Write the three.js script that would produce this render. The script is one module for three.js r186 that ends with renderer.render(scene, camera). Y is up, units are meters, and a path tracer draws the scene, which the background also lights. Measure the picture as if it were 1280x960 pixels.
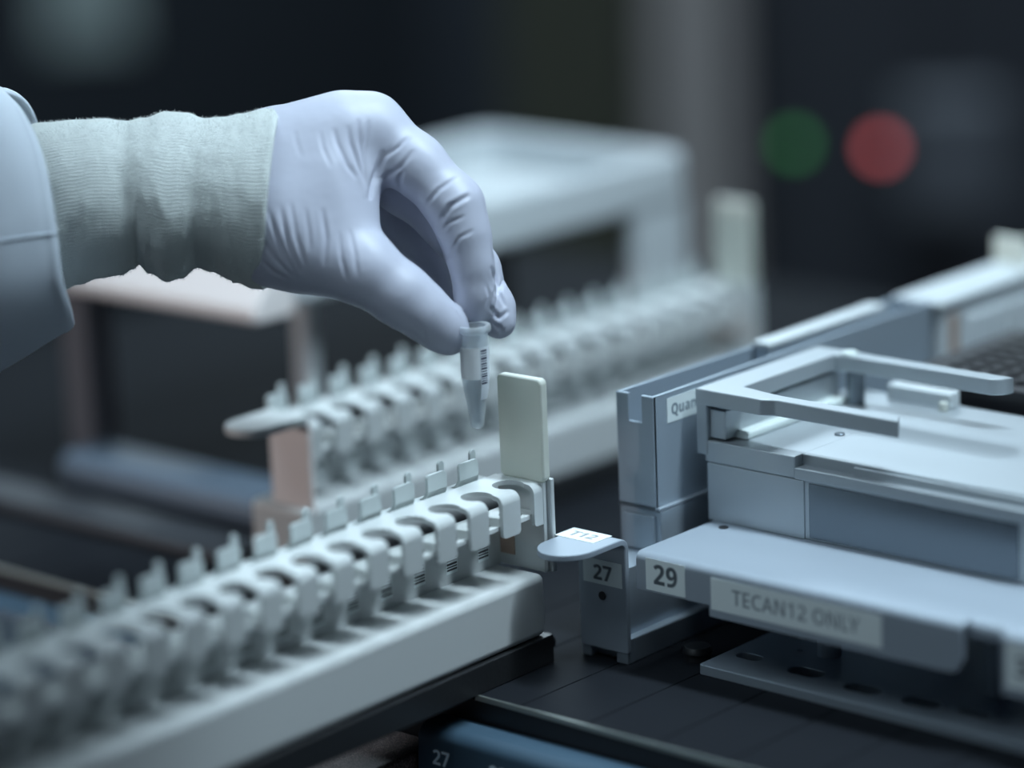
import * as THREE from 'three';
import { RoundedBoxGeometry } from 'three/addons/geometries/RoundedBoxGeometry.js';
import { mergeGeometries, mergeVertices, toCreasedNormals } from 'three/addons/utils/BufferGeometryUtils.js';
import { ImprovedNoise } from 'three/addons/math/ImprovedNoise.js';
import { RectAreaLightUniformsLib } from 'three/addons/lights/RectAreaLightUniformsLib.js';

// ------------------------------------------------------------------ camera, light, exposure
const MM = 0.001;
const scene = new THREE.Scene();
scene.background = new THREE.Color(0x05070a);
const FOCAL = 4000, YAW = -41.87 * Math.PI / 180, PITCH = 14.516 * Math.PI / 180, ROLL = -2.264 * Math.PI / 180;
const fwd = new THREE.Vector3(Math.sin(YAW) * Math.cos(PITCH), -Math.sin(PITCH), -Math.cos(YAW) * Math.cos(PITCH));
const right0 = new THREE.Vector3(Math.cos(YAW), 0, Math.sin(YAW));
const up0 = new THREE.Vector3().crossVectors(right0, fwd);
const right = right0.clone().multiplyScalar(Math.cos(ROLL)).addScaledVector(up0, Math.sin(ROLL));
const up = right0.clone().multiplyScalar(-Math.sin(ROLL)).addScaledVector(up0, Math.cos(ROLL));
const ray = (px, py) => fwd.clone().addScaledVector(right, (px - 640) / FOCAL).addScaledVector(up, -(py - 480) / FOCAL);
const eye = ray(683, 830).multiplyScalar(-1.2);                 // the rack's far lower corner on the deck is the origin
const camera = new THREE.PerspectiveCamera(2 * Math.atan(480 / FOCAL) * 180 / Math.PI, 4 / 3, 0.05, 30);
camera.filmGauge = 36;
camera.position.copy(eye);
camera.up.copy(up);
camera.lookAt(eye.clone().add(fwd));
camera.focus = 1.185;
camera.userData.fStop = 2.2;

const renderer = new THREE.WebGLRenderer({ antialias: true });
renderer.toneMapping = THREE.LinearToneMapping;
renderer.toneMappingExposure = 1.06;
renderer.shadowMap.enabled = true;
RectAreaLightUniformsLib.init();

const COOL = new THREE.Color().setRGB(0.70, 0.88, 1.0);
// the bar lamp over the worktable: small, so that the teeth of the rack throw readable shadows
const LAMPS = [
  { name: 'bar_lamp', label: 'white bar lamp hung low over the worktable', at: [0.27, 0.86, -0.14], aim: [0, 0, 0], w: 0.50, h: 0.08, power: 70 },
  { name: 'ceiling_panel', label: 'large square ceiling light panel to the right of the worktable', at: [1.1, 1.8, 0.6], aim: [1.1, 0, 0.6], w: 1.2, h: 1.2, power: 1.5 },
  { name: 'ceiling_panel', label: 'large ceiling light panel over the front left of the room', at: [-0.5, 1.8, 1.3], aim: [-0.5, 0, 1.3], w: 1.2, h: 1.2, power: 3.0 },
  { name: 'ceiling_panel', label: 'small ceiling light panel just behind the worktable', at: [-0.6, 1.8, -0.75], aim: [-0.6, 0, -0.75], w: 0.6, h: 0.6, power: 5 },
  { name: 'ceiling_panel', label: 'large ceiling light panel in the far corner of the room', at: [-2.2, 1.8, -2.5], aim: [-2.2, 0, -2.5], w: 1.2, h: 1.2, power: 9 },
];

// ------------------------------------------------------------------ helpers
let seed = 7;
const rnd = () => { seed = (seed * 1664525 + 1013904223) % 4294967296; return seed / 4294967296; };
const noise = new ImprovedNoise();
const taken = new Map();
const numbered = n => { const k = taken.get(n) || 0; taken.set(n, k + 1); return k ? `${n}_${String(k).padStart(3, '0')}` : n; };

function finish(o) { o.castShadow = true; o.receiveShadow = true; return o; }
const scaled = new WeakSet();
function part(name, geo, mat, parent, label) {                     // geometry in millimetres
  if (!scaled.has(geo)) { geo.scale(MM, MM, MM); scaled.add(geo); }
  const m = finish(new THREE.Mesh(geo, mat));
  m.name = parent ? name : numbered(name);
  (parent || scene).add(m);
  if (label) m.userData.label = label;
  return m;
}
function thing(name, label, category, [x, y, z] = [0, 0, 0], turn = 0, group) {
  const g = new THREE.Group(); g.name = numbered(name);
  g.position.set(x * MM, y * MM, z * MM); g.rotation.y = turn;
  g.userData = { label, category }; if (group) g.userData.group = group;
  scene.add(g); return g;
}
function tag(o, label, category, group) { o.userData.label = label; o.userData.category = category; if (group) o.userData.group = group; return o; }
function struct(o) { o.userData.kind = 'structure'; return o; }
// box between two corners with rounded edges
function box(x0, x1, y0, y1, z0, z1, r = 0.6, seg = 2) {
  const w = x1 - x0, h = y1 - y0, d = z1 - z0;
  const g = r > 0 ? new RoundedBoxGeometry(w, h, d, seg, Math.min(r, w / 2.01, h / 2.01, d / 2.01)) : new THREE.BoxGeometry(w, h, d);
  g.translate((x0 + x1) / 2, (y0 + y1) / 2, (z0 + z1) / 2);
  return g;
}
function cyl(x, y0, y1, z, r, seg = 24, r2 = r) { const b = Math.min(0.5, r * 0.2, (y1 - y0) * 0.3); const g = new THREE.LatheGeometry([[0, y0], [r, y0], [r2, y1 - b], [r2 - b, y1], [0, y1]].map(p => new THREE.Vector2(...p)), seg); g.translate(x, 0, z); return toCreasedNormals(g, 0.6); }
function merge(list) { return mergeGeometries(list.map(g => { const h = g.index ? g.toNonIndexed() : g; for (const k of Object.keys(h.attributes)) if (!['position', 'normal', 'uv'].includes(k)) h.deleteAttribute(k); return h; })); }
// a flat outline in (x, z) extruded upwards from y0 to y1
function slab(shape, y0, y1, bevel = 0.4, curve = 16) {
  const b = Math.min(bevel, (y1 - y0) * 0.45);
  const g = new THREE.ExtrudeGeometry(shape, { depth: y1 - y0 - 2 * b, bevelEnabled: b > 0, bevelThickness: b, bevelSize: b, bevelOffset: -b, bevelSegments: 2, curveSegments: curve });
  g.rotateX(Math.PI / 2); g.translate(0, y1 - b, 0);                // shape y becomes world z
  return g;
}
function outline(pts) { const s = new THREE.Shape(); pts.forEach((p, i) => i ? s.lineTo(p[0], p[1]) : s.moveTo(p[0], p[1])); s.closePath(); return s; }
function roundRect(x0, x1, y0, y1, r, Kind = THREE.Shape) {
  const s = new Kind();
  s.moveTo(x0 + r, y0); s.lineTo(x1 - r, y0); s.absarc(x1 - r, y0 + r, r, -Math.PI / 2, 0); s.lineTo(x1, y1 - r); s.absarc(x1 - r, y1 - r, r, 0, Math.PI / 2);
  s.lineTo(x0 + r, y1); s.absarc(x0 + r, y1 - r, r, Math.PI / 2, Math.PI); s.lineTo(x0, y0 + r); s.absarc(x0 + r, y0 + r, r, Math.PI, 1.5 * Math.PI);
  return s;
}
// a closed profile in (z, y) drawn out along x
function alongX(profile, x0, x1, bevel = 0.3) {
  const s = profile instanceof THREE.Shape ? profile : outline(profile);
  const g = new THREE.ExtrudeGeometry(s, { depth: x1 - x0 - 2 * bevel, bevelEnabled: bevel > 0, bevelThickness: bevel, bevelSize: bevel, bevelOffset: -bevel, bevelSegments: 1, curveSegments: 10 });
  g.applyMatrix4(new THREE.Matrix4().set(0, 0, 1, x0 + bevel, 0, 1, 0, 0, 1, 0, 0, 0, 0, 0, 0, 1));   // (z, y, x) -> (x, y, z), mirrored
  return flip(g);
}
function flip(g) { const h = g.index ? g.toNonIndexed() : g; for (const k of Object.keys(h.attributes)) { const a = h.attributes[k], n = a.itemSize; for (let i = 0; i < a.count; i += 3) for (let c = 0; c < n; c++) { const t = a.array[(i + 1) * n + c]; a.array[(i + 1) * n + c] = a.array[(i + 2) * n + c]; a.array[(i + 2) * n + c] = t; } } h.computeVertexNormals(); return h; }
// texture coordinates in metres from the dominant axis of each face (geometry still in millimetres)
function boxUV(g, perMetre = 1) {
  const h = g.index ? g.toNonIndexed() : g; if (!h.attributes.normal) h.computeVertexNormals();
  const p = h.attributes.position, n = h.attributes.normal, uv = new Float32Array(p.count * 2), s = MM * perMetre;
  for (let t = 0; t < p.count; t += 3) {
    let ax = 0, ay = 0, az = 0;
    for (let k = 0; k < 3; k++) { ax += Math.abs(n.getX(t + k)); ay += Math.abs(n.getY(t + k)); az += Math.abs(n.getZ(t + k)); }
    for (let k = t; k < t + 3; k++) {
      const x = p.getX(k) * s, y = p.getY(k) * s, z = p.getZ(k) * s;
      if (ay >= ax && ay >= az) { uv[2 * k] = x; uv[2 * k + 1] = z; } else if (ax >= az) { uv[2 * k] = z; uv[2 * k + 1] = y; } else { uv[2 * k] = x; uv[2 * k + 1] = y; }
    }
  }
  h.setAttribute('uv', new THREE.BufferAttribute(uv, 2)); return h;
}

// ------------------------------------------------------------------ textures and materials
function dataTex(size, f, srgb, repeat) {
  const d = new Uint8Array(size * size * 4);
  for (let y = 0; y < size; y++) for (let x = 0; x < size; x++) { const c = f(x / size, y / size, x, y), o = 4 * (y * size + x); d[o] = c[0]; d[o + 1] = c[1]; d[o + 2] = c[2]; d[o + 3] = 255; }
  const t = new THREE.DataTexture(d, size, size); t.wrapS = t.wrapT = THREE.RepeatWrapping; t.magFilter = THREE.LinearFilter; t.minFilter = THREE.LinearFilter;
  if (srgb) t.colorSpace = THREE.SRGBColorSpace; if (repeat) t.repeat.set(repeat, repeat); t.needsUpdate = true; return t;
}
const g3 = v => { const c = Math.max(0, Math.min(255, v * 255)); return [c, c, c]; };
const grainTex = dataTex(256, (u, v) => g3(0.5 + 0.3 * (rnd() - 0.5) + 0.35 * noise.noise(u * 40, v * 40, 3)), false);
const brushedTex = (() => { const rows = Array.from({ length: 512 }, () => rnd()); return dataTex(512, (u, v, x, y) => g3(0.5 + 0.5 * (rows[y] - 0.5) + 0.25 * (rnd() - 0.5)), false); })();
const speckTex = dataTex(512, () => { const r = rnd(); const b = r > 0.8 ? 175 + 70 * rnd() : r > 0.35 ? 88 + 30 * rnd() : 46 + 22 * rnd(); return [b, b * 0.9, b * 0.88]; }, true);
const deckTex = dataTex(512, (u, v) => { const s = 0.5 + 0.25 * noise.noise(u * 8, v * 60, 9) + 0.2 * (rnd() - 0.5); return g3(s); }, false);

const withRepeat = (t, n) => { const c = t.clone(); c.repeat.set(n, n); c.needsUpdate = true; return c; };
const lin = (r, g, b) => new THREE.Color().setRGB(r, g, b);
const mat = (color, roughness, extra = {}) => new THREE.MeshPhysicalMaterial({ color, roughness, metalness: 0, ...extra });
const grain = withRepeat(grainTex, 1);
const M = {
  rackPaint: mat(lin(0.60, 0.63, 0.63), 0.42, { bumpMap: grain, bumpScale: 0.00003 }),
  basePaint: mat(lin(0.60, 0.62, 0.62), 0.38, { bumpMap: grain, bumpScale: 0.00002 }),
  ivory: mat(lin(0.86, 0.88, 0.81), 0.5, { transmission: 0.35, thickness: 0 }),
  shelf: mat(lin(0.72, 0.75, 0.74), 0.3),
  clip: mat(lin(0.55, 0.60, 0.60), 0.38),
  tan: mat(lin(0.42, 0.30, 0.24), 0.6),
  blackRail: mat(lin(0.02, 0.021, 0.023), 0.38, { bumpMap: withRepeat(grainTex, 1), bumpScale: 0.00008 }),
  deck: mat(lin(0.015, 0.017, 0.021), 0.6, { specularIntensity: 0.06, bumpMap: deckTex, bumpScale: 0.00006 }),
  deckTrim: mat(lin(0.50, 0.54, 0.50), 0.35, { metalness: 0.7 }),
  casing: mat(lin(0.055, 0.10, 0.145), 0.42),
  slate: mat(lin(0.13, 0.17, 0.22), 0.4),
  darkGrey: mat(lin(0.04, 0.044, 0.052), 0.55),
  black: mat(lin(0.012, 0.012, 0.014), 0.45),
  greyPaint: mat(lin(0.42, 0.49, 0.56), 0.45, { metalness: 0.4, bumpMap: grain, bumpScale: 0.00003 }),
  carrierGrey: mat(lin(0.50, 0.57, 0.64), 0.45, { metalness: 0.7 }),
  bracket: mat(lin(0.36, 0.41, 0.47), 0.45, { metalness: 0.15 }),
  alu: mat(lin(0.46, 0.50, 0.53), 0.38, { metalness: 0.55, bumpMap: brushedTex, bumpScale: 0.00002 }),
  aluBright: mat(lin(0.46, 0.50, 0.53), 0.36, { metalness: 0.5, bumpMap: brushedTex, bumpScale: 0.00002 }),
  panel: mat(lin(0.19, 0.22, 0.25), 0.25, { metalness: 0.8 }),
  clearBlock: mat(lin(0.75, 0.82, 0.80), 0.25),
  sticker: mat(lin(0.74, 0.78, 0.78), 0.5),
  blackPlastic: mat(lin(0.015, 0.014, 0.017), 0.3),
  tray: mat(lin(0.62, 0.66, 0.68), 0.4),
  trayWarm: mat(lin(0.88, 0.81, 0.79), 0.45),
  post: mat(lin(0.13, 0.125, 0.14), 0.5),
  glove: mat(lin(0.50, 0.515, 0.61), 0.48, { sheen: 0.2, sheenRoughness: 0.6 }),
  coat: mat(lin(0.62, 0.68, 0.76), 0.7, { sheen: 0.3, sheenRoughness: 0.7, bumpMap: grain, bumpScale: 0.00008 }),
  fuzz: mat(lin(0.72, 0.76, 0.74), 0.9),
};

function labelTex(w, h, draw) {
  const c = document.createElement('canvas'); c.width = w; c.height = h; const x = c.getContext('2d');
  x.fillStyle = '#f2f7f7'; x.fillRect(0, 0, w, h); draw(x, w, h);
  const t = new THREE.CanvasTexture(c); t.colorSpace = THREE.SRGBColorSpace; return t;
}
const textTex = (text, w, h, px, color = '#555c63', weight = 'bold') => labelTex(w, h, x => { x.fillStyle = color; x.font = `${weight} ${px}px sans-serif`; x.textAlign = 'center'; x.textBaseline = 'middle'; x.fillText(text, w / 2, h / 2); });
const stickerMat = (tex, color = lin(0.95, 0.98, 0.98)) => mat(color, 0.5, { map: tex });
// a sticker: thin sheet with print, facing +z, +x or +y
function sticker(name, w, h, at, facing, m, parent, label) {
  const g = new THREE.BoxGeometry(w, h, 0.16);
  if (facing === 'x') g.rotateY(Math.PI / 2);
  if (facing === 'y') g.rotateX(-Math.PI / 2);
  g.translate(...at);
  return part(name, g, m, parent, label);
}

// ------------------------------------------------------------------ the room
{
  const R = { x0: -3400, x1: 2600, z0: -3600, z1: 2600, y0: -900, y1: 1850 }, t = 120;
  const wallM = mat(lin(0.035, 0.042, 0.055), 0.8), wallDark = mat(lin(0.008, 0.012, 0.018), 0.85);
  const s = (n, g, m) => { const o = struct(part(n, boxUV(g, 2), m)); return o; };
  s('floor', box(R.x0 - t, R.x1 + t, R.y0 - t, R.y0, R.z0 - t, R.z1 + t, 0), mat(lin(0.08, 0.08, 0.09), 0.6));
  s('ceiling', box(R.x0 - t, R.x1 + t, R.y1, R.y1 + t, R.z0 - t, R.z1 + t, 0), mat(lin(0.35, 0.37, 0.4), 0.9));
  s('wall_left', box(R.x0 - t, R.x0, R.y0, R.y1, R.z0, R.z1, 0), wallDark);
  s('wall_right', box(R.x1, R.x1 + t, R.y0, R.y1, R.z0, R.z1, 0), wallM);
  s('wall_back', box(R.x0, R.x1, R.y0, R.y1, R.z0 - t, R.z0, 0), wallM);
  s('wall_front', box(R.x0, R.x1, R.y0, R.y1, R.z1, R.z1 + t, 0), wallM);
}
// lamps: a housing, a glowing face and a light of the same size in front of it
for (const L of LAMPS) {
  const g = thing(L.name, L.label, 'lamp', [0, 0, 0]);
  g.position.set(...L.at); g.up.set(0, 0, 1); g.lookAt(...L.aim);                      // +z looks at the aim
  const d = L.name === 'bar_lamp' ? 30 : 40;
  part('housing', box(-L.w * 500 - 12, L.w * 500 + 12, -L.h * 500 - 12, L.h * 500 + 12, -d, -2, 4), mat(lin(0.5, 0.5, 0.5), 0.5), g);
  part('glowing_face', box(-L.w * 500, L.w * 500, -L.h * 500, L.h * 500, -2, 0, 0), mat(lin(0.8, 0.8, 0.8), 0.5, { emissive: COOL, emissiveIntensity: Math.min(1.5, L.power * 0.2) }), g);
  if (L.name === 'bar_lamp') for (const s of [0]) { const c = new THREE.CylinderGeometry(3, 3, 975, 10); c.translate(s * L.w * 400, 0, 0); const dir = new THREE.Vector3(0, 1, 0).applyQuaternion(g.quaternion.clone().invert()); c.translate(0, 0, 0); c.applyMatrix4(new THREE.Matrix4()); c.translate(-s * L.w * 400, 0, 0); c.applyQuaternion(new THREE.Quaternion().setFromUnitVectors(new THREE.Vector3(0, 1, 0), dir)); c.translate(s * L.w * 400 + dir.x * 500, dir.y * 500, dir.z * 500 - d); part('hanging_rod', c, M.black, g); }
  const light = new THREE.RectAreaLight(COOL, L.power, L.w, L.h);
  light.name = 'area_light'; light.position.set(0, 0, 0.003); light.rotation.y = Math.PI; g.add(light);
}

{ // a warm spot lamp low at the left: it tints the faces turned to the left front
  const g = thing('spot_lamp', 'small warm spot lamp on a floor stand left of the worktable', 'lamp', [-700, 170, 800]);
  const head = new THREE.Vector3(-0.22, 0.06, -0.03).sub(new THREE.Vector3(-0.7, 0.17, 0.8)).normalize(), q = new THREE.Quaternion().setFromUnitVectors(new THREE.Vector3(0, 0, 1), head);
  const shade = new THREE.LatheGeometry([[0, -60], [16, -58], [24, -40], [30, 0], [28, 0], [22, -38], [0, -50]].map(p => new THREE.Vector2(...p)), 28); shade.rotateX(Math.PI / 2); shade.applyQuaternion(q); part('shade', shade, M.black, g);
  const bulb = new THREE.CircleGeometry(20, 24); bulb.translate(0, 0, -6); bulb.applyQuaternion(q); part('bulb', bulb, mat(lin(0.8, 0.8, 0.8), 0.5, { emissive: lin(1, 0.90, 0.88), emissiveIntensity: 1.5, side: THREE.DoubleSide }), g);
  part('pole', (() => { const c = new THREE.CylinderGeometry(6, 6, 1010, 12); c.translate(0, -545, 0); return c; })(), M.black, g); part('stand_foot', cyl(0, -1069.9, -1050, 0, 110, 28), M.black, g);
  const s = new THREE.SpotLight(lin(1, 0.90, 0.88), 0.75, 0, 0.21, 0.7, 2); s.name = 'spot_light'; s.castShadow = true; s.position.copy(head).multiplyScalar(0.003);
  s.target.position.copy(head); g.add(s, s.target);
}

// ------------------------------------------------------------------ worktable
const deck = thing('worktable', 'black worktable of long narrow panels with thin joints', 'worktable', [0, 0, 0]);
{
  const step = 31.6;
  for (let k = -19; k < 16; k++) part('deck_panel', boxUV(box(21.4 + k * step + 0.25, 21.4 + (k + 1) * step - 0.25, -7, 0, -560, 40, 0.3, 1), 4), M.deck, deck);
  part('substructure', box(-580, 530, -40, -7.5, -560, 38.5, 0), M.black, deck);
  part('edge_strip', box(0.5, 530, -2, 0.15, 40.02, 40.7, 0.1, 1), M.deckTrim, deck, 'thin bright metal strip along the front edge');
  part('edge_strip', box(-580, -39, -2, 0.15, 40.02, 40.7, 0.1, 1), M.deckTrim, deck);
  for (const [x, z] of [[-500, -500], [450, -500], [-500, -20], [450, -20]]) part('instrument_foot', box(x - 20, x + 20, -139.9, -39, z - 15, z + 15, 2), M.black, deck);
  part('fascia', box(-580, 530, -40, -2.2, 38.6, 40.4, 0), M.black, deck);
}
// the blue-grey front covers with grid numbers
for (const [x0, x1, label, nums] of [[-16, 420, 'dark blue front cover printed with grid number 27', [['27', -3.6], ['28', 24]]], [-420, -72, 'dark blue front cover on the far side of the near tube rack', []]]) {
  const c = thing('front_cover', label, 'cover', [0, 0, 0]);
  const s = new THREE.Shape(); s.moveTo(41.2, -60); s.lineTo(41.2, -10.2); s.lineTo(50, -10); s.absarc(50, -15.5, 5.5, Math.PI / 2, 0.1, true); s.lineTo(58.5, -60); s.closePath();
  part('shell', alongX(s, x0, x1, 1.2), M.casing, c);
  for (const [txt, x] of nums) {
    const cv = labelTex(128, 96, (g, w, h) => { g.clearRect(0, 0, w, h); g.fillStyle = '#e6f6ff'; g.font = 'bold 88px sans-serif'; g.textAlign = 'center'; g.textBaseline = 'middle'; g.fillText(txt, w / 2, h / 2 + 4); });
    const pg = new THREE.PlaneGeometry(11.4, 8.6); pg.rotateX(-0.068); pg.translate(x, -20.6, 55.98);
    part('grid_number', pg, mat(lin(1, 1, 1), 0.5, { map: cv, transparent: true, alphaTest: 0.4 }), c, `pale blue number ${txt}`);
  }
}
{ const b = thing('front_rail', 'speckled pinkish grey cast rail between the two blue front covers', 'rail', [0, 0, 0]);
  part('cast_block', boxUV(box(-71, -17.5, -62, -22, 41, 110, 2), 12), mat(lin(0.9, 0.86, 0.86), 0.45, { map: speckTex, bumpMap: speckTex, bumpScale: 0.0002 }), b); part('rail_foot', box(-66, -22, -139.9, -61, 46, 60, 2), M.black, b); }
{ const b = thing('bench', 'dark grey bench under the instrument', 'bench', [0, -140, 0]);
  const g = boxUV(box(-900, 900, -30, 0, -580, 420, 2), 9);
  part('bench_top', g, mat(lin(0.06, 0.06, 0.07), 0.6), b);
  for (const [x, z] of [[-850, 370], [850, 370], [-850, -540], [850, -540]]) part('leg', box(x - 30, x + 30, -759, -30, z - 30, z + 30, 3), M.post, b);
   }

{ const h = thing('gantry_beam', 'grey gantry beam of the instrument crossing above the worktable', 'beam', [0, -140, 0]);   // it shades the near end of the rack
  part('beam_body', box(-640, 640, 592, 640, 22, 132, 5), M.greyPaint, h);
  part('guide_rail', box(-600, 600, 640, 648, 60, 80, 2), M.alu, h);
  for (const x of [-630, 630]) part('post', box(x - 12, x + 12, 0, 600, 60, 110, 2), M.post, h); }

// ------------------------------------------------------------------ tube rack
const PITCH_Z = 18, FIRST = 7.5, COUNT = 16, TOP = 70.5, SHEET = 1.7, BACK = -22.5;
// one cell of the bent sheet: top plate with a C-shaped hole, open towards the front, and the front flange with its slot
function channelCell() {
  const R = 3.6, hx = -9, hr = 5.9, slot = 4.0, low = 54.5, pts = [];
  const xs = []; for (let x = BACK; x < hx - hr; x += 2) xs.push(x);
  for (let a = 0; a <= 26; a++) xs.push(hx - hr * Math.cos(a / 26 * (Math.PI - Math.asin((slot + 0.15) / hr))));
  const path = [];                                                   // [x, y, nx, ny, half opening]
  const half = x => { const d = x - hx; const c = Math.abs(d) < hr ? Math.sqrt(hr * hr - d * d) : 0; return d > 0 ? Math.max(c, slot) : c; };
  for (const x of xs) if (x < -R) path.push([x, TOP, 0, 1, half(x)]);
  path.push([-R, TOP, 0, 1, half(-R)]);
  for (let k = 1; k <= 8; k++) { const a = k / 8 * Math.PI / 2; path.push([-R + R * Math.sin(a), TOP - R + R * Math.cos(a), Math.sin(a), Math.cos(a), slot]); }
  for (const y of [64, 60, 57.5]) path.push([0, y, 1, 0, slot]);
  for (let k = 0; k <= 6; k++) { const a = k / 6 * Math.PI / 2; path.push([0, low + 1.6 - 1.6 * Math.sin(a), 1, 0, slot + 1.6 * (1 - Math.cos(a))]); }
  const pos = [], nor = [];
  const tri = (a, b, c, na, nb, nc) => { pos.push(...a, ...b, ...c); nor.push(...na, ...nb, ...nc); };
  const quad = (a, b, c, d, na, nb, nc, nd) => { tri(a, b, c, na, nb, nc); tri(a, c, d, na, nc, nd); };
  const H = PITCH_Z / 2;
  for (const s of [1, -1]) for (let i = 0; i + 1 < path.length; i++) {
    const A = path[i], B = path[i + 1];
    const o = (P, z, inner) => [P[0] - (inner ? P[2] * SHEET : 0), P[1] - (inner ? P[3] * SHEET : 0), s * z];
    const n = (P, k) => [P[2] * k, P[3] * k, 0];
    const put = (...v) => s > 0 ? quad(...v) : quad(v[0], v[3], v[2], v[1], v[4], v[7], v[6], v[5]);
    put(o(A, A[4]), o(A, H), o(B, H), o(B, B[4]), n(A, 1), n(A, 1), n(B, 1), n(B, 1));
    put(o(A, A[4], 1), o(B, B[4], 1), o(B, H, 1), o(A, H, 1), n(A, -1), n(B, -1), n(B, -1), n(A, -1));
    if (A[4] > 0 || B[4] > 0) {
      const t = new THREE.Vector3(B[0] - A[0], B[1] - A[1], s * (B[4] - A[4])), th = new THREE.Vector3(A[2], A[3], 0), w = new THREE.Vector3().crossVectors(t, th).normalize();
      if (w.z * s > 0) w.negate(); const W = [w.x, w.y, w.z];
      put(o(A, A[4]), o(B, B[4]), o(B, B[4], 1), o(A, A[4], 1), W, W, W, W);
    }
  }
  for (const s of [1, -1]) { const q = [[0, low, s * (slot + 1.6)], [0, low, s * H], [-SHEET, low, s * H], [-SHEET, low, s * (slot + 1.6)]]; const D = [0, -1, 0]; s > 0 ? quad(...q, D, D, D, D) : quad(q[0], q[3], q[2], q[1], D, D, D, D); }
  const g = new THREE.BufferGeometry();
  g.setAttribute('position', new THREE.Float32BufferAttribute(pos, 3)); g.setAttribute('normal', new THREE.Float32BufferAttribute(nor, 3));
  g.setAttribute('uv', new THREE.Float32BufferAttribute(new Float32Array(pos.length / 3 * 2), 2));
  return g;
}
const clipGeo = (() => {                                             // retaining clip: wide plate that curves back at its foot, and a narrow pin behind it
  const plate = new THREE.Shape(); plate.moveTo(-5.4, 0); plate.lineTo(5.4, 0); plate.lineTo(5.4, 5.2); plate.absarc(3.9, 5.2, 1.5, 0, Math.PI / 2); plate.lineTo(-3.4, 6.7); plate.absarc(-3.4, 4.7, 2, Math.PI / 2, Math.PI); plate.closePath();
  const p = new THREE.ExtrudeGeometry(plate, { depth: 0.8, bevelEnabled: true, bevelThickness: 0.25, bevelSize: 0.25, bevelOffset: -0.25, bevelSegments: 2, curveSegments: 8 });
  p.rotateY(-Math.PI / 2); p.translate(0.65, 0, 0);                  // plate in (z, y), facing +x; shape x -> +z
  const curve = []; for (let k = 0; k <= 8; k++) { const a = k / 8 * 1.25; curve.push([-3.4 + 3.4 * Math.cos(a), -3.4 * Math.sin(a)]); }
  const [ex, ey] = curve[8]; curve.push([ex - 2.5, ey - 1.1]);
  const prof = new THREE.Shape(); curve.forEach((c, i) => i ? prof.lineTo(c[0] + 0.65, c[1]) : prof.moveTo(c[0] + 0.65, c[1] + 0.05)); [...curve].reverse().forEach(c => prof.lineTo(c[0] - 0.65, c[1] + (c[1] < -0.5 ? 0.7 : 0.05)));
  const f = new THREE.ExtrudeGeometry(prof, { depth: 10.8, bevelEnabled: false }); f.translate(0, 0, -5.4);
  const pin = new THREE.Shape(); pin.moveTo(-1.6, -4); pin.lineTo(1.6, -4); pin.lineTo(1.6, 8); pin.absarc(0, 8, 1.6, 0, Math.PI); pin.closePath();
  const q = new THREE.ExtrudeGeometry(pin, { depth: 0.8, bevelEnabled: true, bevelThickness: 0.2, bevelSize: 0.2, bevelOffset: -0.2, bevelSegments: 1, curveSegments: 8 });
  q.rotateY(-Math.PI / 2); q.translate(-1.7, 0, -5.3);
  return merge([p, f, q]);
})();
const barTex = labelTex(64, 96, (x, w, h) => { x.fillStyle = '#2a2c30'; let y = h - 12; const seq = [7, 5, 5, 5, 8, 6, 5, 5, 9, 5, 6, 6, 5, 7, 6, 5, 8, 5, 5, 6, 7]; for (let i = 0; y > 16; i++) { const b = seq[i % seq.length]; y -= b; if (i % 2 === 0) x.fillRect(3, y, w - 6, b); } });
const barMat = mat(lin(0.9, 0.93, 0.93), 0.5, { map: barTex });
const tabGeo = () => { const s = roundRect(-20, 1.2, 70.4, 109.8, 2.2); const g = new THREE.ExtrudeGeometry(s, { depth: 2.2, bevelEnabled: true, bevelThickness: 0.9, bevelSize: 0.9, bevelOffset: -0.9, bevelSegments: 4, curveSegments: 10 }); g.translate(0, 0, -4.2); return g; };
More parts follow.
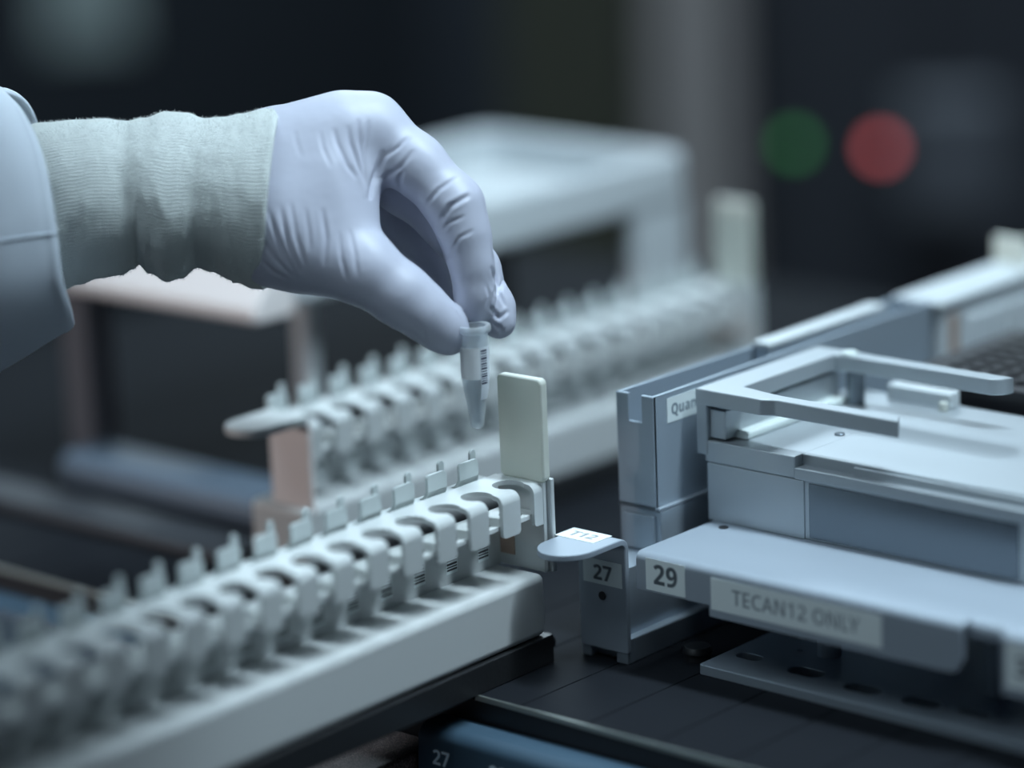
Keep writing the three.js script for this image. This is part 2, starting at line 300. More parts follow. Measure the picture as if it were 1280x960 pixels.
function tubeRack(label, at, turn) {
  const r = thing('tube_rack', label, 'tube rack', at, turn, 'tube racks');
  const zEnd = FIRST + (COUNT - 1) * PITCH_Z + 9;
  part('base', boxUV(box(-33, 0, 11.2, 35.4, -1.6, zEnd + 6, 3, 5), 12), M.basePaint, r);
  const cell = channelCell(), cells = [];
  for (let k = 0; k < COUNT; k++) { const c = cell.clone(); c.translate(0, 0, FIRST + k * PITCH_Z); cells.push(c); }
  part('channel', boxUV(mergeGeometries(cells), 12), M.rackPaint, r, 'pale sheet with C-shaped tube openings and hanging teeth');
  part('back_panel', boxUV(box(BACK - 0.2, BACK + 1, 35.3, 48.4, -1.5, zEnd, 0.2, 1), 12), M.rackPaint, r);
  const sh = roundRect(-18.5, -1.9, -1, zEnd - 1, 0.6); for (let k = 0; k < COUNT; k++) { const h = new THREE.Path(); h.absarc(-8.4, FIRST + k * PITCH_Z, 4.3, 0, 2 * Math.PI, true); sh.holes.push(h); }
  part('lower_shelf', slab(sh, 57.2, 59.2, 0.35, 24), M.shelf, r);
  for (let k = 0; k < COUNT; k++) {
    const c = clipGeo.clone(); c.translate(-24.6, TOP + 1.2, FIRST + k * PITCH_Z + 4.6); part('clip', c, M.clip, r);
    sticker('position_barcode', 6.2, 9.4, [BACK + 1.05, 43.9, FIRST + k * PITCH_Z + 1.2], 'x', barMat, r, 'white strip of dark horizontal bars');
  }
  part('clip_rail', box(-30.5, -20.5, 67.5, 68.8, -1, zEnd - 1, 0.3, 1), M.clip, r);
  part('end_plate', merge([box(-22, 0, 35.4, 70.4, -3.8, -1.7, 0.5), box(-22, 2.0, 35.4, 71.5, -6.2, -4.0, 0.6)]), M.rackPaint, r);
  part('end_pad', box(-21.5, -14.5, 40, 57, -1.8, -1.2, 0.2, 1), M.tan, r, 'small tan pad on the end plate');
  part('end_tab', tabGeo(), M.ivory, r, 'tall ivory plastic tab');
  part('front_plate', box(-23, 0, 30, 71, zEnd, zEnd + 2.5, 0.8), M.trayWarm, r, 'pinkish front plate');
  const tg = new THREE.Shape(); tg.moveTo(-22.5, zEnd + 1); tg.lineTo(-0.5, zEnd + 1); tg.lineTo(-0.5, zEnd + 22); tg.absarc(-11.5, zEnd + 22, 11, 0, Math.PI); tg.closePath();
  part('handle', slab(tg, 70.6, 74, 0.7, 20), M.rackPaint, r, 'rounded tongue handle');
  return r;
}
tubeRack('pale grey tube rack with ivory end tab standing right below the held tube', [0, 0, 0], 1.5 * Math.PI / 180);
tubeRack('blurred pale tube rack farther back with a white tongue handle', [-131.6, 0, -300], 0);
for (const [x, z, l, t] of [[0, 0, 'black rail beneath the near tube rack', 1.5], [-131.6, -300, 'black rail beneath the farther tube rack', 0]]) {
  const r = thing('mounting_rail', l, 'rail', [x, 0, z], t * Math.PI / 180);
  part('bar', boxUV(box(-36, 1.2, 0.05, 11.1, -3.5, 300, 0.5), 12), M.blackRail, r);
  part('stop_screw', (() => { const g = cyl(0, 0, 4, 0, 3.2, 18); g.rotateX(-Math.PI / 2); g.translate(-4, 6.5, -3.5); return g; })(), M.black, r);
}

// ------------------------------------------------------------------ carrier 27 with the trough
{
  const c = thing('carrier', 'grey sheet metal carrier with tongue handle and number 27 label', 'carrier', [0, 0, 0]);
  part('foot', merge([box(3.8, 26, 0.05, 9.6, -520, -21, 0.6), box(3.8, 8, 0.05, 9.6, -21.2, -16.6, 0.4), box(20.5, 26, 0.05, 9.6, -21.2, -16.6, 0.4)]), M.carrierGrey, c);
  part('wall', box(5, 22.4, 9.5, 35.8, -520, -18.5, 0.5), M.carrierGrey, c);
  // front plate and tongue: one bent sheet
  const s = new THREE.Shape(); const T = 2.4, Y = 49.6, Rb = 4.5;   // (z, y) profile of the bent part
  s.moveTo(-18.6, 4.5); s.lineTo(-18.6, Y - Rb); s.absarc(-18.6 + Rb, Y - Rb, Rb, Math.PI, Math.PI / 2, true); s.lineTo(2, Y); s.lineTo(2, Y - T); s.lineTo(-18.6 + Rb, Y - T); s.absarc(-18.6 + Rb, Y - Rb, Rb - T, Math.PI / 2, Math.PI); s.lineTo(-18.6 + T, 4.5); s.closePath();
  const bend = alongX(s, 3.6, 26.4, 0.35);
  const tip = new THREE.Shape(); tip.moveTo(3.6, 1.6); tip.lineTo(26.4, 1.6); tip.bezierCurveTo(26.4, 9, 21, 14.5, 15, 14.5); tip.bezierCurveTo(9, 14.5, 3.6, 9, 3.6, 1.6);
  part('front_plate', merge([bend, slab(tip, Y - T, Y, 0.35, 24)]), M.bracket, c, 'bent front plate with rounded tongue');
  sticker('number_label', 18.8, 9.6, [15.4, 34.6, -16.05], 'z', stickerMat(textTex('27', 44, 23, 20)), c, 'white label reading 27');
  sticker('tongue_label', 18.6, 11, [11.2, Y + 0.05, -10.8], 'y', stickerMat(textTex('T12', 60, 36, 24, '#8a9196')), c, 'white label reading T12');
  part('screw', (() => { const g = cyl(0, 0, 0.5, 0, 1.7, 16); g.rotateX(Math.PI / 2); g.translate(15, 25.4, -16.1); return g; })(), M.black, c);
  part('pedestal', merge([box(1.5, 21.4, 35.9, 52, -228, -44, 0.6), box(4.2, 19, 36, 50, -46, -42.6, 0.5)]), M.greyPaint, c);
  const t = thing('trough', 'tall open blue-grey trough with notched end, on carrier 27', 'trough', [0, 52.05, 0]);
  const W = 1.6, h = 44.6, zf = -43, zb = -227, x0 = 2, x1 = 20;
  const wallR = box(x1 - W, x1, 0, h, zb, zf - 0.25, 0.15), wallL = box(x0, x0 + W, 0, h, zb, zf - 0.25, 0.15);
  const f = new THREE.Shape(); f.moveTo(x0, 0); f.lineTo(x1, 0); f.lineTo(x1, h); f.lineTo(14.2, h); f.lineTo(14.2, 34); f.lineTo(8, 34); f.lineTo(8, h); f.lineTo(x0, h); f.closePath();
  const front = new THREE.ExtrudeGeometry(f, { depth: W - 0.5, bevelEnabled: true, bevelThickness: 0.25, bevelSize: 0.25, bevelOffset: -0.25, bevelSegments: 1 }); front.translate(0, 0, zf - W + 0.25);
  part('body', merge([wallR, wallL, front, box(x0, x1, 0, h, zb, zb + W, 0.4), box(x0, x1, 0, 2, zb, zf, 0.3)]), M.greyPaint, t);
  part('lip', box(x1 - 0.2, x1 + 1.5, 0.05, 1.5, zb, zf - 0.5, 0.4), M.bracket, t);
  sticker('name_label', 44, 9.6, [x1 + 0.08, 37.6, -73], 'x', stickerMat(labelTex(132, 29, (x, w, hh) => { x.fillStyle = '#6f7b86'; x.font = 'bold 18px sans-serif'; x.textBaseline = 'middle'; x.fillText('Quan', 7, hh / 2); })), t, 'white label with grey lettering');
  const ins = thing('insert_box', 'long pale lidded box standing inside the blue-grey trough', 'box', [0, 54.05, 0]);
  part('box_body', box(4, 12, 0, 42.5, -205, -126, 1), M.greyPaint, ins); part('lid', box(3.8, 12.4, 42.5, 45, -205.5, -125.5, 0.8), M.tray, ins);
}

// ------------------------------------------------------------------ plate carrier 29
{
  const c = thing('plate_carrier', 'white painted plate carrier labelled 29 on its bent front flange', 'carrier', [0, 0, 0]);
  const prof = (yLow, zFront = -15.6) => { const s = new THREE.Shape(), T = 2.2, R = 3.2, Y = 46; s.moveTo(-165, Y - T); s.lineTo(-165, Y); s.lineTo(zFront - R, Y); s.absarc(zFront - R, Y - R, R, Math.PI / 2, 0, true); s.lineTo(zFront, yLow); s.lineTo(zFront - T, yLow); s.lineTo(zFront - T, Y - R); s.absarc(zFront - R, Y - R, R - T, 0, Math.PI / 2); s.closePath(); return s; };
  const flangeR = (() => { const s = new THREE.Shape(); s.moveTo(32.1, 38.02); s.lineTo(32.1, 31.6); s.lineTo(66, 31.6); s.lineTo(66, 27.4); s.lineTo(169, 27.4); s.absarc(169, 33.4, 6, -Math.PI / 2, 0); s.lineTo(175, 38.02); s.closePath(); const g = new THREE.ExtrudeGeometry(s, { depth: 2.2, bevelEnabled: false, curveSegments: 10 }); g.translate(0, 0, -17.8); return g; })();
  part('top_plate', merge([alongX(prof(38), 32, 175, 0.3), flangeR, alongX(prof(40.5, -20), 174.6, 191, 0.2), alongX(prof(24), 190.5, 300, 0.5)]), M.bracket, c, 'smooth pale top with rounded front edge');
  sticker('number_label', 18.4, 12.2, [46, 38.4, -15.5], 'z', stickerMat(textTex('29', 40, 27, 23)), c, 'white label reading 29');
  sticker('name_label', 75, 12.2, [104.5, 36.4, -15.5], 'z', stickerMat(textTex('TECAN12 ONLY', 170, 28, 18.5, '#767f87', 'normal')), c, 'white label reading TECAN12 ONLY');
  sticker('number_label', 19, 16, [202, 35, -15.5], 'z', stickerMat(textTex('31', 40, 33, 22)), c, 'white label at the next flange');
  part('screw', cyl(41, 45.9, 46.35, -57, 1.9, 18), M.black, c);
  for (const [x, z] of [[87, -60], [160, -60], [87, -140], [250, -60], [250, -140]]) part('standoff', cyl(x, 4, 43.7, z, 4.6, 24), M.bracket, c);
  part('base_plate', (() => {
    const s = roundRect(53.6, 320, -160, -24, 1.5);
    for (const [x, z, w, h] of [[64, -41.5, 11, 6], [66, -70, 7, 5], [91, -40, 15, 8], [118, -37.5, 15, 8], [143, -38, 15, 8], [164, -40, 12, 5], [75, -58, 2.4, 2.4]]) s.holes.push(roundRect(x - w / 2, x + w / 2, z - h / 2, z + h / 2, Math.min(w, h) / 2.05, THREE.Path));
    return boxUV(slab(s, 0.05, 4, 0.3, 8), 8); })(), M.carrierGrey, c, 'flat slotted base plate lying on the worktable');
  const k = thing('round_knob', 'black round knob on the worktable beside the slotted base plate', 'knob', [43, 0, -37]);
  part('knob_body', cyl(0, 0.05, 3.2, 0, 5.2, 28, 4.8), M.black, k); part('knob_cap', cyl(0, 3.2, 5.4, 0, 5.8, 28, 5.2), M.black, k);
}

// ------------------------------------------------------------------ aluminium plate station with U-shaped frame
{
  const d = thing('plate_station', 'brushed aluminium plate station with U-shaped clamping frame on plate carrier', 'lab device', [0, 46.05, 0]);
  const y = v => v - 46.05, U = g => boxUV(g, 6);
  part('body', U(box(30, 172, y(46.05), y(69), -152, -62.5, 0.6)), M.alu, d);
  part('corner_pillar', U(box(30, 75, y(46.1), y(68.6), -63, -61.9, 0.3, 1)), M.alu, d);
  part('side_panel', box(77, 168, y(47), y(68), -63, -62.1, 0.3, 1), M.panel, d, 'dark glossy front panel');
  part('top_plate', U(merge([box(29, 71, y(69), y(77.2), -156, -62, 0.5), box(70.5, 173, y(69), y(77.2), -156, -67, 0.5)])), M.aluBright, d);
  part('front_ledge', U(merge([box(71, 173, y(68.8), y(73.2), -68, -61.6, 0.5), box(95, 173, y(73), y(76.2), -67.2, -65.4, 0.4)])), M.aluBright, d);
  part('guide_bar', box(36, 43, y(77.2), y(80.2), -135, -70, 1), M.clearBlock, d);
  part('spacer_block', U(box(30.6, 38, y(78.2), y(89.2), -136, -63.5, 0.4)), M.alu, d);
  part('rivet', cyl(67, y(77.2), y(77.9), -96, 2.0, 18), M.panel, d);
  const fs = new THREE.Shape(); fs.moveTo(25.6, -61.5); fs.lineTo(55, -61.5); fs.bezierCurveTo(58, -61.5, 59, -64, 62, -64); fs.lineTo(116, -64); fs.lineTo(112, -70.5); fs.lineTo(64, -70.5); fs.bezierCurveTo(52, -70.5, 44, -73.5, 39.5, -73.5);
  fs.lineTo(39.5, -131); fs.lineTo(48, -132); fs.lineTo(109, -132); fs.bezierCurveTo(113, -132, 116, -136, 116, -139.5); fs.lineTo(25.6, -139.5); fs.closePath();
  part('clamp_frame', U(slab(fs, y(90.8), y(97), 0.5, 12)), M.aluBright, d, 'flat U-shaped frame with two arms');
  part('frame_leg', U(box(25.6, 30.4, y(71.6), y(91), -139.4, -61.6, 0.4)), M.alu, d);
  part('back_post', cyl(46, y(77.2), y(90.9), -136, 3.6, 20), M.panel, d);
  part('corner_cap', cyl(44, y(96.9), y(98.2), -135, 3.4, 20), M.clearBlock, d);
  part('clamp_block', box(52, 82, y(77.2), y(83.4), -155, -148, 0.8), M.tray, d); part('clamp_stud', cyl(80, y(77.2), y(80.5), -146, 1.8, 14), M.ivory, d);
}
{
  const d = thing('support_block', 'grey support block behind the aluminium plate station', 'lab device', [0, 46.05, 0]);
  part('block_body', box(40, 178, 0, 23.5, -262, -160, 1), M.greyPaint, d);
  const p = thing('well_plate', 'black well plate with rows of round wells behind aluminium station', 'well plate', [0, 69.6, 0]);
  const s = roundRect(46, 174, -250, -164, 3);
  for (let i = 0; i < 12; i++) for (let j = 0; j < 8; j++) { const h = new THREE.Path(); h.absarc(60.5 + i * 9, -238.5 + j * 9, 3.3, 0, 2 * Math.PI, true); s.holes.push(h); }
  part('plate_top', slab(s, 3, 14.3, 0.4, 10), M.blackPlastic, p); part('plate_skirt', box(45, 175, 0, 3.4, -251, -163, 0.6), M.blackPlastic, p);
}
{
  const b = thing('tall_reservoir', 'pale tall reservoir box with ribbed side behind the blue-grey trough', 'reservoir', [0, 35.9, 0]);
  part('box_body', box(-1, 20, 0, 56, -430, -233, 1.5), M.tray, b);
  part('top_rim', box(-3, 22, 56, 60, -432, -231, 1.5), M.tray, b);
  for (let k = 0; k < 17; k++) part('rib', cyl(21, 14, 50, -256 - k * 10, 3.2, 14), M.tray, b);
  part('corner_strip', box(18, 21, 6, 52, -246, -240, 0.6), M.tan, b, 'tan corner strip');
  part('end_tab', box(-2, 15, 60, 72, -310, -306, 1.6), M.ivory, b, 'ivory tab');
}
// bars lying on the worktable
{ const mk = (l, x0, x1, y1, z0, z1, m) => { const b = thing('deck_bar', l, 'bar', [0, 0, 0]); part('bar_body', box(x0, x1, 0.05, y1, z0, z1, y1 * 0.42, 4), m, b); part('bar_cap', box(x1 - 0.5, x1 + 4, 0.05, y1 * 0.8, z0 + 2, z1 - 2, 1), M.black, b); };
  mk('thick rounded blue-grey bar on the worktable before the farther tube rack', -340, -168, 17, -84, -52, M.slate);
  mk('flat dark grey bar on the worktable near its front edge', -420, -190, 6, -38, -12, M.darkGrey); }

// ------------------------------------------------------------------ raised tray on posts
{
  const t = thing('raised_tray', 'large pale tray with raised rounded rim on posts behind the hand', 'tray', [0, 0, 0]);
  const X0 = -358, X1 = -220, Z0 = -374, Z1 = -92;
  const o = roundRect(X0, X1, Z0, Z1, 14), inner = roundRect(X0 + 9, X1 - 9, Z0 + 9, Z1 - 9, 9, THREE.Path);
  part('tray_floor', slab(roundRect(X0 + 4, X1 - 4, Z0 + 4, Z1 - 4, 12), 90, 94.1, 1, 12), M.tray, t);
  o.holes.push(inner); part('rim', slab(o, 90.5, 115, 3.5, 12), M.tray, t);
  part('front_cover', alongX([[Z1 - 2, 88], [Z1 + 21, 88], [Z1 + 23, 90], [Z1 + 22.6, 94], [Z1 + 8, 111], [Z1 + 3, 115.5], [Z1 - 2, 115.5]], X0 + 4, X1, 1), M.trayWarm, t, 'pinkish front cover');
  part('inner_plate', slab(roundRect(X0 + 22, X1 - 16, Z0 + 34, Z1 - 16, 6), 94, 102, 1, 8), M.tray, t);
  for (const [x, z, h, m] of [[-346, -83, 9, M.post], [-250.5, -129, 4.5, M.tray], [-331, -340, 9, M.post]]) part('post', box(x - h, x + h, 0.05, 91, z - h, z + h, 2), m, t);
  part('rear_support', box(-230, -222, 0.05, 91.5, Z0 + 4, Z0 + 44, 2), M.tray, t, 'broad pale support panel');
}

// ------------------------------------------------------------------ things in the dark background, about four metres away
{
  const at = (px, py, d) => eye.clone().addScaledVector(ray(px, py), d).multiplyScalar(1000);
  const panel = (name, label, cat, px0, px1, d, depth, y0, y1, m, extra) => {
    const a = at(px0, 200, d), b = at(px1, 200, d), w = Math.hypot(b.x - a.x, b.z - a.z);
    const g = thing(name, label, cat, [(a.x + b.x) / 2, -900, (a.z + b.z) / 2], Math.atan2(-(b.z - a.z), b.x - a.x));
    part('cabinet_body', box(-w / 2, w / 2, 0, y1 + 900, -depth, 0, 8), m, g);
    part('plinth', box(-w / 2 + 20, w / 2 - 20, 0, 80, 0, 4, 1), M.black, g);
    part('door_seam', box(-2, 2, 120, y1 + 880, 0, 3, 0.5), M.black, g);
    if (extra) extra(g, w); return g;
  };
  panel('cabinet', 'dark olive cabinet standing far behind the tray', 'cabinet', 634, 806, 3.2, 300, 0, 250, mat(lin(0.075, 0.078, 0.055), 0.7));
  panel('column', 'pinkish grey column standing far behind the racks', 'column', 818, 925, 3.1, 200, 0, 250, mat(lin(0.5, 0.46, 0.45), 0.7));
  panel('instrument_cabinet', 'dark instrument cabinet with green and red indicator lights', 'cabinet', 930, 1400, 3.2, 300, 0, 250, mat(lin(0.05, 0.055, 0.07), 0.6));
  for (const [px, py, name, label, col, p] of [[993, 180, 'indicator_light', 'green indicator light glowing on the far dark cabinet', lin(0.06, 0.55, 0.12), 0.8], [1101, 185, 'indicator_light', 'red indicator light glowing on the far dark cabinet', lin(1.0, 0.16, 0.17), 1.6]]) {
    const c = at(px, py, 2.34), g = thing(name, label, 'indicator light', [c.x, c.y, c.z]); g.lookAt(eye);
    const bez = new THREE.TorusGeometry(7, 1.6, 10, 28); part('bezel', bez, M.black, g);
    const lens = new THREE.SphereGeometry(6.6, 24, 12, 0, Math.PI * 2, 0, Math.PI / 2); lens.rotateX(Math.PI / 2); lens.scale(1, 1, 0.5); part('lens', lens, mat(lin(0.1, 0.1, 0.1), 0.4, { emissive: col, emissiveIntensity: p }), g);
    part('stem', (() => { const q = new THREE.CylinderGeometry(5, 5, 20, 12); q.rotateX(Math.PI / 2); q.translate(0, 0, -10); return q; })(), M.black, g);
  }
  { const c = at(1190, 195, 2.9), g = thing('wall_box', 'small blue-grey box in front of the far dark cabinet', 'box', [c.x, -900, c.z], YAW * -1); part('box_body', box(-45, 45, c.y + 900 - 50, c.y + 900 + 55, -40, 40, 8), mat(lin(0.13, 0.14, 0.165), 0.7), g); part('stand', box(-15, 15, 0, c.y + 900 - 50, -15, 15, 3), M.black, g); }
  { const c = at(108, 10, 3.4), g = thing('wall_clock', 'pale blurred square sign hanging in the far dark corner', 'sign', [c.x, c.y, c.z]); g.lookAt(eye); part('face', box(-48, 48, -42, 60, -6, 6, 4), mat(lin(0.42, 0.5, 0.49), 0.6), g); part('frame', box(-54, 54, -48, 66, -14, -5.5, 3), M.black, g); }
}

// ------------------------------------------------------------------ hand-held tube
const tipW = (() => { const k = ray(597, 535); const s = (-0.018 - eye.x) / k.x; return eye.clone().addScaledVector(k, s); })();
const TUBE = { x: tipW.x * 1000, y: tipW.y * 1000, z: tipW.z * 1000, len: 39.2 };
const D0 = tipW.clone().sub(eye).dot(fwd);
{
  const t = thing('sample_tube', 'translucent conical sample tube with barcode label held between gloved fingertips', 'tube', [TUBE.x, TUBE.y, TUBE.z]);
  const outer = [[0, 0], [1.2, 0.1], [2.2, 0.7], [2.6, 1.6], [3.0, 5], [3.7, 10], [4.6, 15], [5.05, 18.5], [5.15, 21], [5.25, 33], [5.3, 36.4], [6.2, 36.8], [6.5, 37.3], [6.5, 38.6], [6.2, 39.2], [5.4, 39.2]];
  const innerP = [[4.6, 38.9], [4.4, 33], [4.25, 21], [4.1, 18.5], [3.7, 15], [2.9, 10], [2.1, 5], [1.5, 2.4], [0, 1.5]];
  const body = new THREE.LatheGeometry([...outer, ...innerP].map(p => new THREE.Vector2(...p)), 48);
  part('tube_body', toCreasedNormals(body, 0.7), mat(lin(0.92, 0.95, 0.97), 0.28, { transmission: 0.7, thickness: 0, ior: 1.45 }), t);
  const liq = new THREE.LatheGeometry([[0, 1.7], [1.3, 2.5], [2.0, 5], [2.8, 10], [3.6, 15], [3.9, 17.5], [0, 17.5]].map(p => new THREE.Vector2(...p)), 32);
  part('sample_liquid', toCreasedNormals(liq, 0.7), mat(lin(0.62, 0.70, 0.74), 0.1, { transmission: 0.8, thickness: 0 }), t, 'clear liquid in the tube tip');
  const camA = Math.atan2(-fwd.x, -fwd.z);                            // lathe angle: x = r sin(phi), z = r cos(phi)
  const lk = [[4.0, 11.5], [4.72, 15.3], [5.13, 18.5], [5.23, 21], [5.33, 31.5]], lp = []; for (let k = 0; k <= 40; k++) { const y = 11.5 + k * 0.5; let i = 0; while (i < 3 && lk[i + 1][1] < y) i++; const [a, b] = [lk[i], lk[i + 1]]; lp.push([a[0] + (b[0] - a[0]) * (y - a[1]) / (b[1] - a[1]), y]); }
  const lab = new THREE.LatheGeometry(lp.map(p => new THREE.Vector2(p[0] + 0.06, p[1])), 24, camA + 0.42, 1.25);
  const bt = labelTex(256, 256, (x, w, h) => { x.fillStyle = '#f2f5f8'; x.fillRect(0, 0, w, h); x.fillStyle = '#1d2440'; let y = 12; const seq = [9, 5, 6, 7, 4, 5, 11, 5, 5, 6, 8, 4, 5, 5, 10, 6, 5, 7, 6, 4, 9, 5, 4, 6, 5, 5]; for (let i = 0; y < 176; i++) { const b = seq[i % seq.length]; if (i % 2 === 0) x.fillRect(8, y, 110, b); y += b; } });
  part('barcode_label', lab, mat(lin(0.92, 0.94, 0.97), 0.45, { map: bt, side: THREE.DoubleSide }), t, 'white paper label with dark blue barcode');
  const wrap = new THREE.LatheGeometry([[5.14, 19.5], [5.23, 22], [5.33, 31.5]].map(p => new THREE.Vector2(p[0] + 0.03, p[1])), 40, camA - 2.2, 2.6);
  part('label_wrap', wrap, mat(lin(0.90, 0.93, 0.96), 0.5, { side: THREE.DoubleSide }), t, 'white back of the wrapped label');
}

// ------------------------------------------------------------------ the gloved hand with knitted cuff and coat sleeve
const HO = eye.clone().addScaledVector(ray(590, 405), D0);            // local origin: rim of the tube
const person = new THREE.Group(); person.name = 'person';
person.position.copy(HO); person.quaternion.setFromRotationMatrix(new THREE.Matrix4().makeBasis(right, up, fwd.clone().negate()));
person.userData = { label: 'gloved hand in knitted cuff and coat sleeve holding a sample tube', category: 'person' };
scene.add(person);
// photo pixel + millimetres towards the camera -> local millimetres
const L = (px, py, dz = 0) => { const w = eye.clone().addScaledVector(ray(px, py), D0 - dz * MM).sub(HO); return new THREE.Vector3(w.dot(right), w.dot(up), -w.dot(fwd)).multiplyScalar(1000); };
const HAND = (() => {
  const cap = (a, ra, b, rb) => ({ a: L(...a), b: L(...b), ra, rb });
  const chain = (...n) => n.slice(1).map((q, i) => cap(n[i].slice(0, 3), n[i][3], q.slice(0, 3), q[3]));
  const palm = [
    ...chain([290, 246, -6, 20], [350, 240, -4, 20], [395, 215, -4, 17]),
    ...chain([290, 215, -2, 14], [340, 196, 0, 13.5], [395, 182, 1, 13], [436, 166, 1, 12.4], [468, 158, 0, 10.3]),    // index metacarpal
    ...chain([290, 215, -14, 14], [345, 195, -16, 13.5], [445, 165, -19, 11]),
    ...chain([290, 230, -20, 14], [350, 212, -24, 13], [418, 178, -36, 10]),
    ...chain([290, 275, -2, 16], [345, 299, 3, 14.8], [400, 312, 9, 13.4], [455, 336, 13, 12.6]),        // thumb metacarpal
    ...chain([350, 250, 6, 16], [410, 236, 6, 13.5], [436, 230, 4, 9]), ...chain([370, 285, 8, 15], [425, 285, 8, 11]),   // web
  ];
  const thumb = chain([455, 336, 13, 12.6], [500, 368, 12, 11], [530, 391, 10, 9.6], [554, 411, 7, 8.4], [564, 420, 5, 6.6]);
  const index = chain([466, 160, 0, 11], [520, 206, 3, 10.6], [568, 256, 5, 10.3], [581, 294, 5, 8.9], [590, 332, 4, 7.6], [594, 370, 2, 7.1], [597, 388, 1, 5.6]);
  const middle = chain([445, 168, -19, 10.5], [500, 232, -16, 9.6], [560, 280, -15, 9.4], [596, 335, -14, 8], [618, 385, -11, 7.2], [624, 403, -9, 6.4]);
  const ring = chain([415, 180, -36, 10], [470, 258, -34, 9.2], [512, 296, -33, 9.0], [538, 345, -32, 7.6], [552, 378, -30, 6.6]);
  const little = chain([392, 205, -50, 9], [440, 275, -50, 8], [478, 310, -50, 7.6], [505, 350, -48, 6.4], [512, 366, -46, 5.6]);
  const smin = (a, b, k) => { const h = Math.max(k - Math.abs(a - b), 0) / k; return Math.min(a, b) - h * h * k * 0.25; };
  const sd = (c, x, y, z) => {
    const abx = c.b.x - c.a.x, aby = c.b.y - c.a.y, abz = c.b.z - c.a.z, px = x - c.a.x, py = y - c.a.y, pz = z - c.a.z;
    let t = (px * abx + py * aby + pz * abz) / (abx * abx + aby * aby + abz * abz); t = t < 0 ? 0 : t > 1 ? 1 : t;
    return Math.hypot(px - abx * t, py - aby * t, pz - abz * t) - (c.ra + (c.rb - c.ra) * t);
  };
  const group = (list, k, x, y, z) => { let d = 1e3; for (const c of list) d = smin(d, sd(c, x, y, z), k); return d; };
  const root = L(458, 190, -14);
  const field = (x, y, z) => {
    let f = group(index, 5, x, y, z);
    f = smin(f, group(middle, 5, x, y, z), 1.2); f = smin(f, group(ring, 3, x, y, z), 1.2); f = smin(f, group(little, 3, x, y, z), 1.2);
    const p = smin(group(palm, 12.5, x, y, z), group(thumb, 5, x, y, z), 5);
    const away = Math.hypot(x - root.x, y - root.y, (z - root.z) * 0.4); const t = Math.max(0, Math.min(1, (away - 24) / 14));
    return smin(p, f, 6 - 5.2 * t);
  };
  // surface nets on a grid
  const h = 0.85, lo = [-92, -20, -66], hi = [24, 92, 34];
  const n = [0, 1, 2].map(i => Math.ceil((hi[i] - lo[i]) / h) + 1);
  const F = new Float32Array(n[0] * n[1] * n[2]), id = (i, j, k) => (k * n[1] + j) * n[0] + i;
  for (let k = 0; k < n[2]; k += 1) for (let j = 0; j < n[1]; j++) for (let i = 0; i < n[0];) {
    const v = field(lo[0] + i * h, lo[1] + j * h, lo[2] + k * h); F[id(i, j, k)] = v;
    let skip = Math.max(1, Math.floor((Math.abs(v) - 3) / h)); for (let s = 1; s < skip && i + s < n[0]; s++) F[id(i + s, j, k)] = v; i += skip;
  }
  const verts = [], vid = new Int32Array(F.length).fill(-1), faces = [];
  for (let k = 0; k < n[2] - 1; k++) for (let j = 0; j < n[1] - 1; j++) for (let i = 0; i < n[0] - 1; i++) {
    let c = 0; for (let q = 0; q < 8; q++) if (F[id(i + (q & 1), j + ((q >> 1) & 1), k + (q >> 2))] < 0) c++;
    if (c === 0 || c === 8) continue;
    let x = 0, y = 0, z = 0, m = 0;
    for (let q = 0; q < 8; q++) for (const b of [1, 2, 4]) if (!(q & b)) {
      const r = q | b, A = F[id(i + (q & 1), j + ((q >> 1) & 1), k + (q >> 2))], B = F[id(i + (r & 1), j + ((r >> 1) & 1), k + (r >> 2))];
      if ((A < 0) !== (B < 0)) { const t = A / (A - B); x += (q & 1) + (b === 1 ? t : 0); y += ((q >> 1) & 1) + (b === 2 ? t : 0); z += (q >> 2) + (b === 4 ? t : 0); m++; }
    }
    vid[id(i, j, k)] = verts.length; verts.push([lo[0] + (i + x / m) * h, lo[1] + (j + y / m) * h, lo[2] + (k + z / m) * h]);
  }
  const quad = (a, b, c, d, s) => { if (a < 0 || b < 0 || c < 0 || d < 0) return; s ? faces.push(a, b, c, a, c, d) : faces.push(a, c, b, a, d, c); };
  for (let k = 1; k < n[2] - 1; k++) for (let j = 1; j < n[1] - 1; j++) for (let i = 1; i < n[0] - 1; i++) {
    const A = F[id(i, j, k)] < 0;
    if (A !== (F[id(i + 1, j, k)] < 0)) quad(vid[id(i, j - 1, k - 1)], vid[id(i, j, k - 1)], vid[id(i, j, k)], vid[id(i, j - 1, k)], A);
    if (A !== (F[id(i, j + 1, k)] < 0)) quad(vid[id(i - 1, j, k - 1)], vid[id(i - 1, j, k)], vid[id(i, j, k)], vid[id(i, j, k - 1)], A);
    if (A !== (F[id(i, j, k + 1)] < 0)) quad(vid[id(i - 1, j - 1, k)], vid[id(i, j - 1, k)], vid[id(i, j, k)], vid[id(i - 1, j, k)], A);
  }
  // creases of the glove, as lines over the visible side: [points in photo pixels], half width in mm, depth in mm
  const C1 = p => [300 + p[0] * 0.3125, 90 + p[1] * 0.3125];
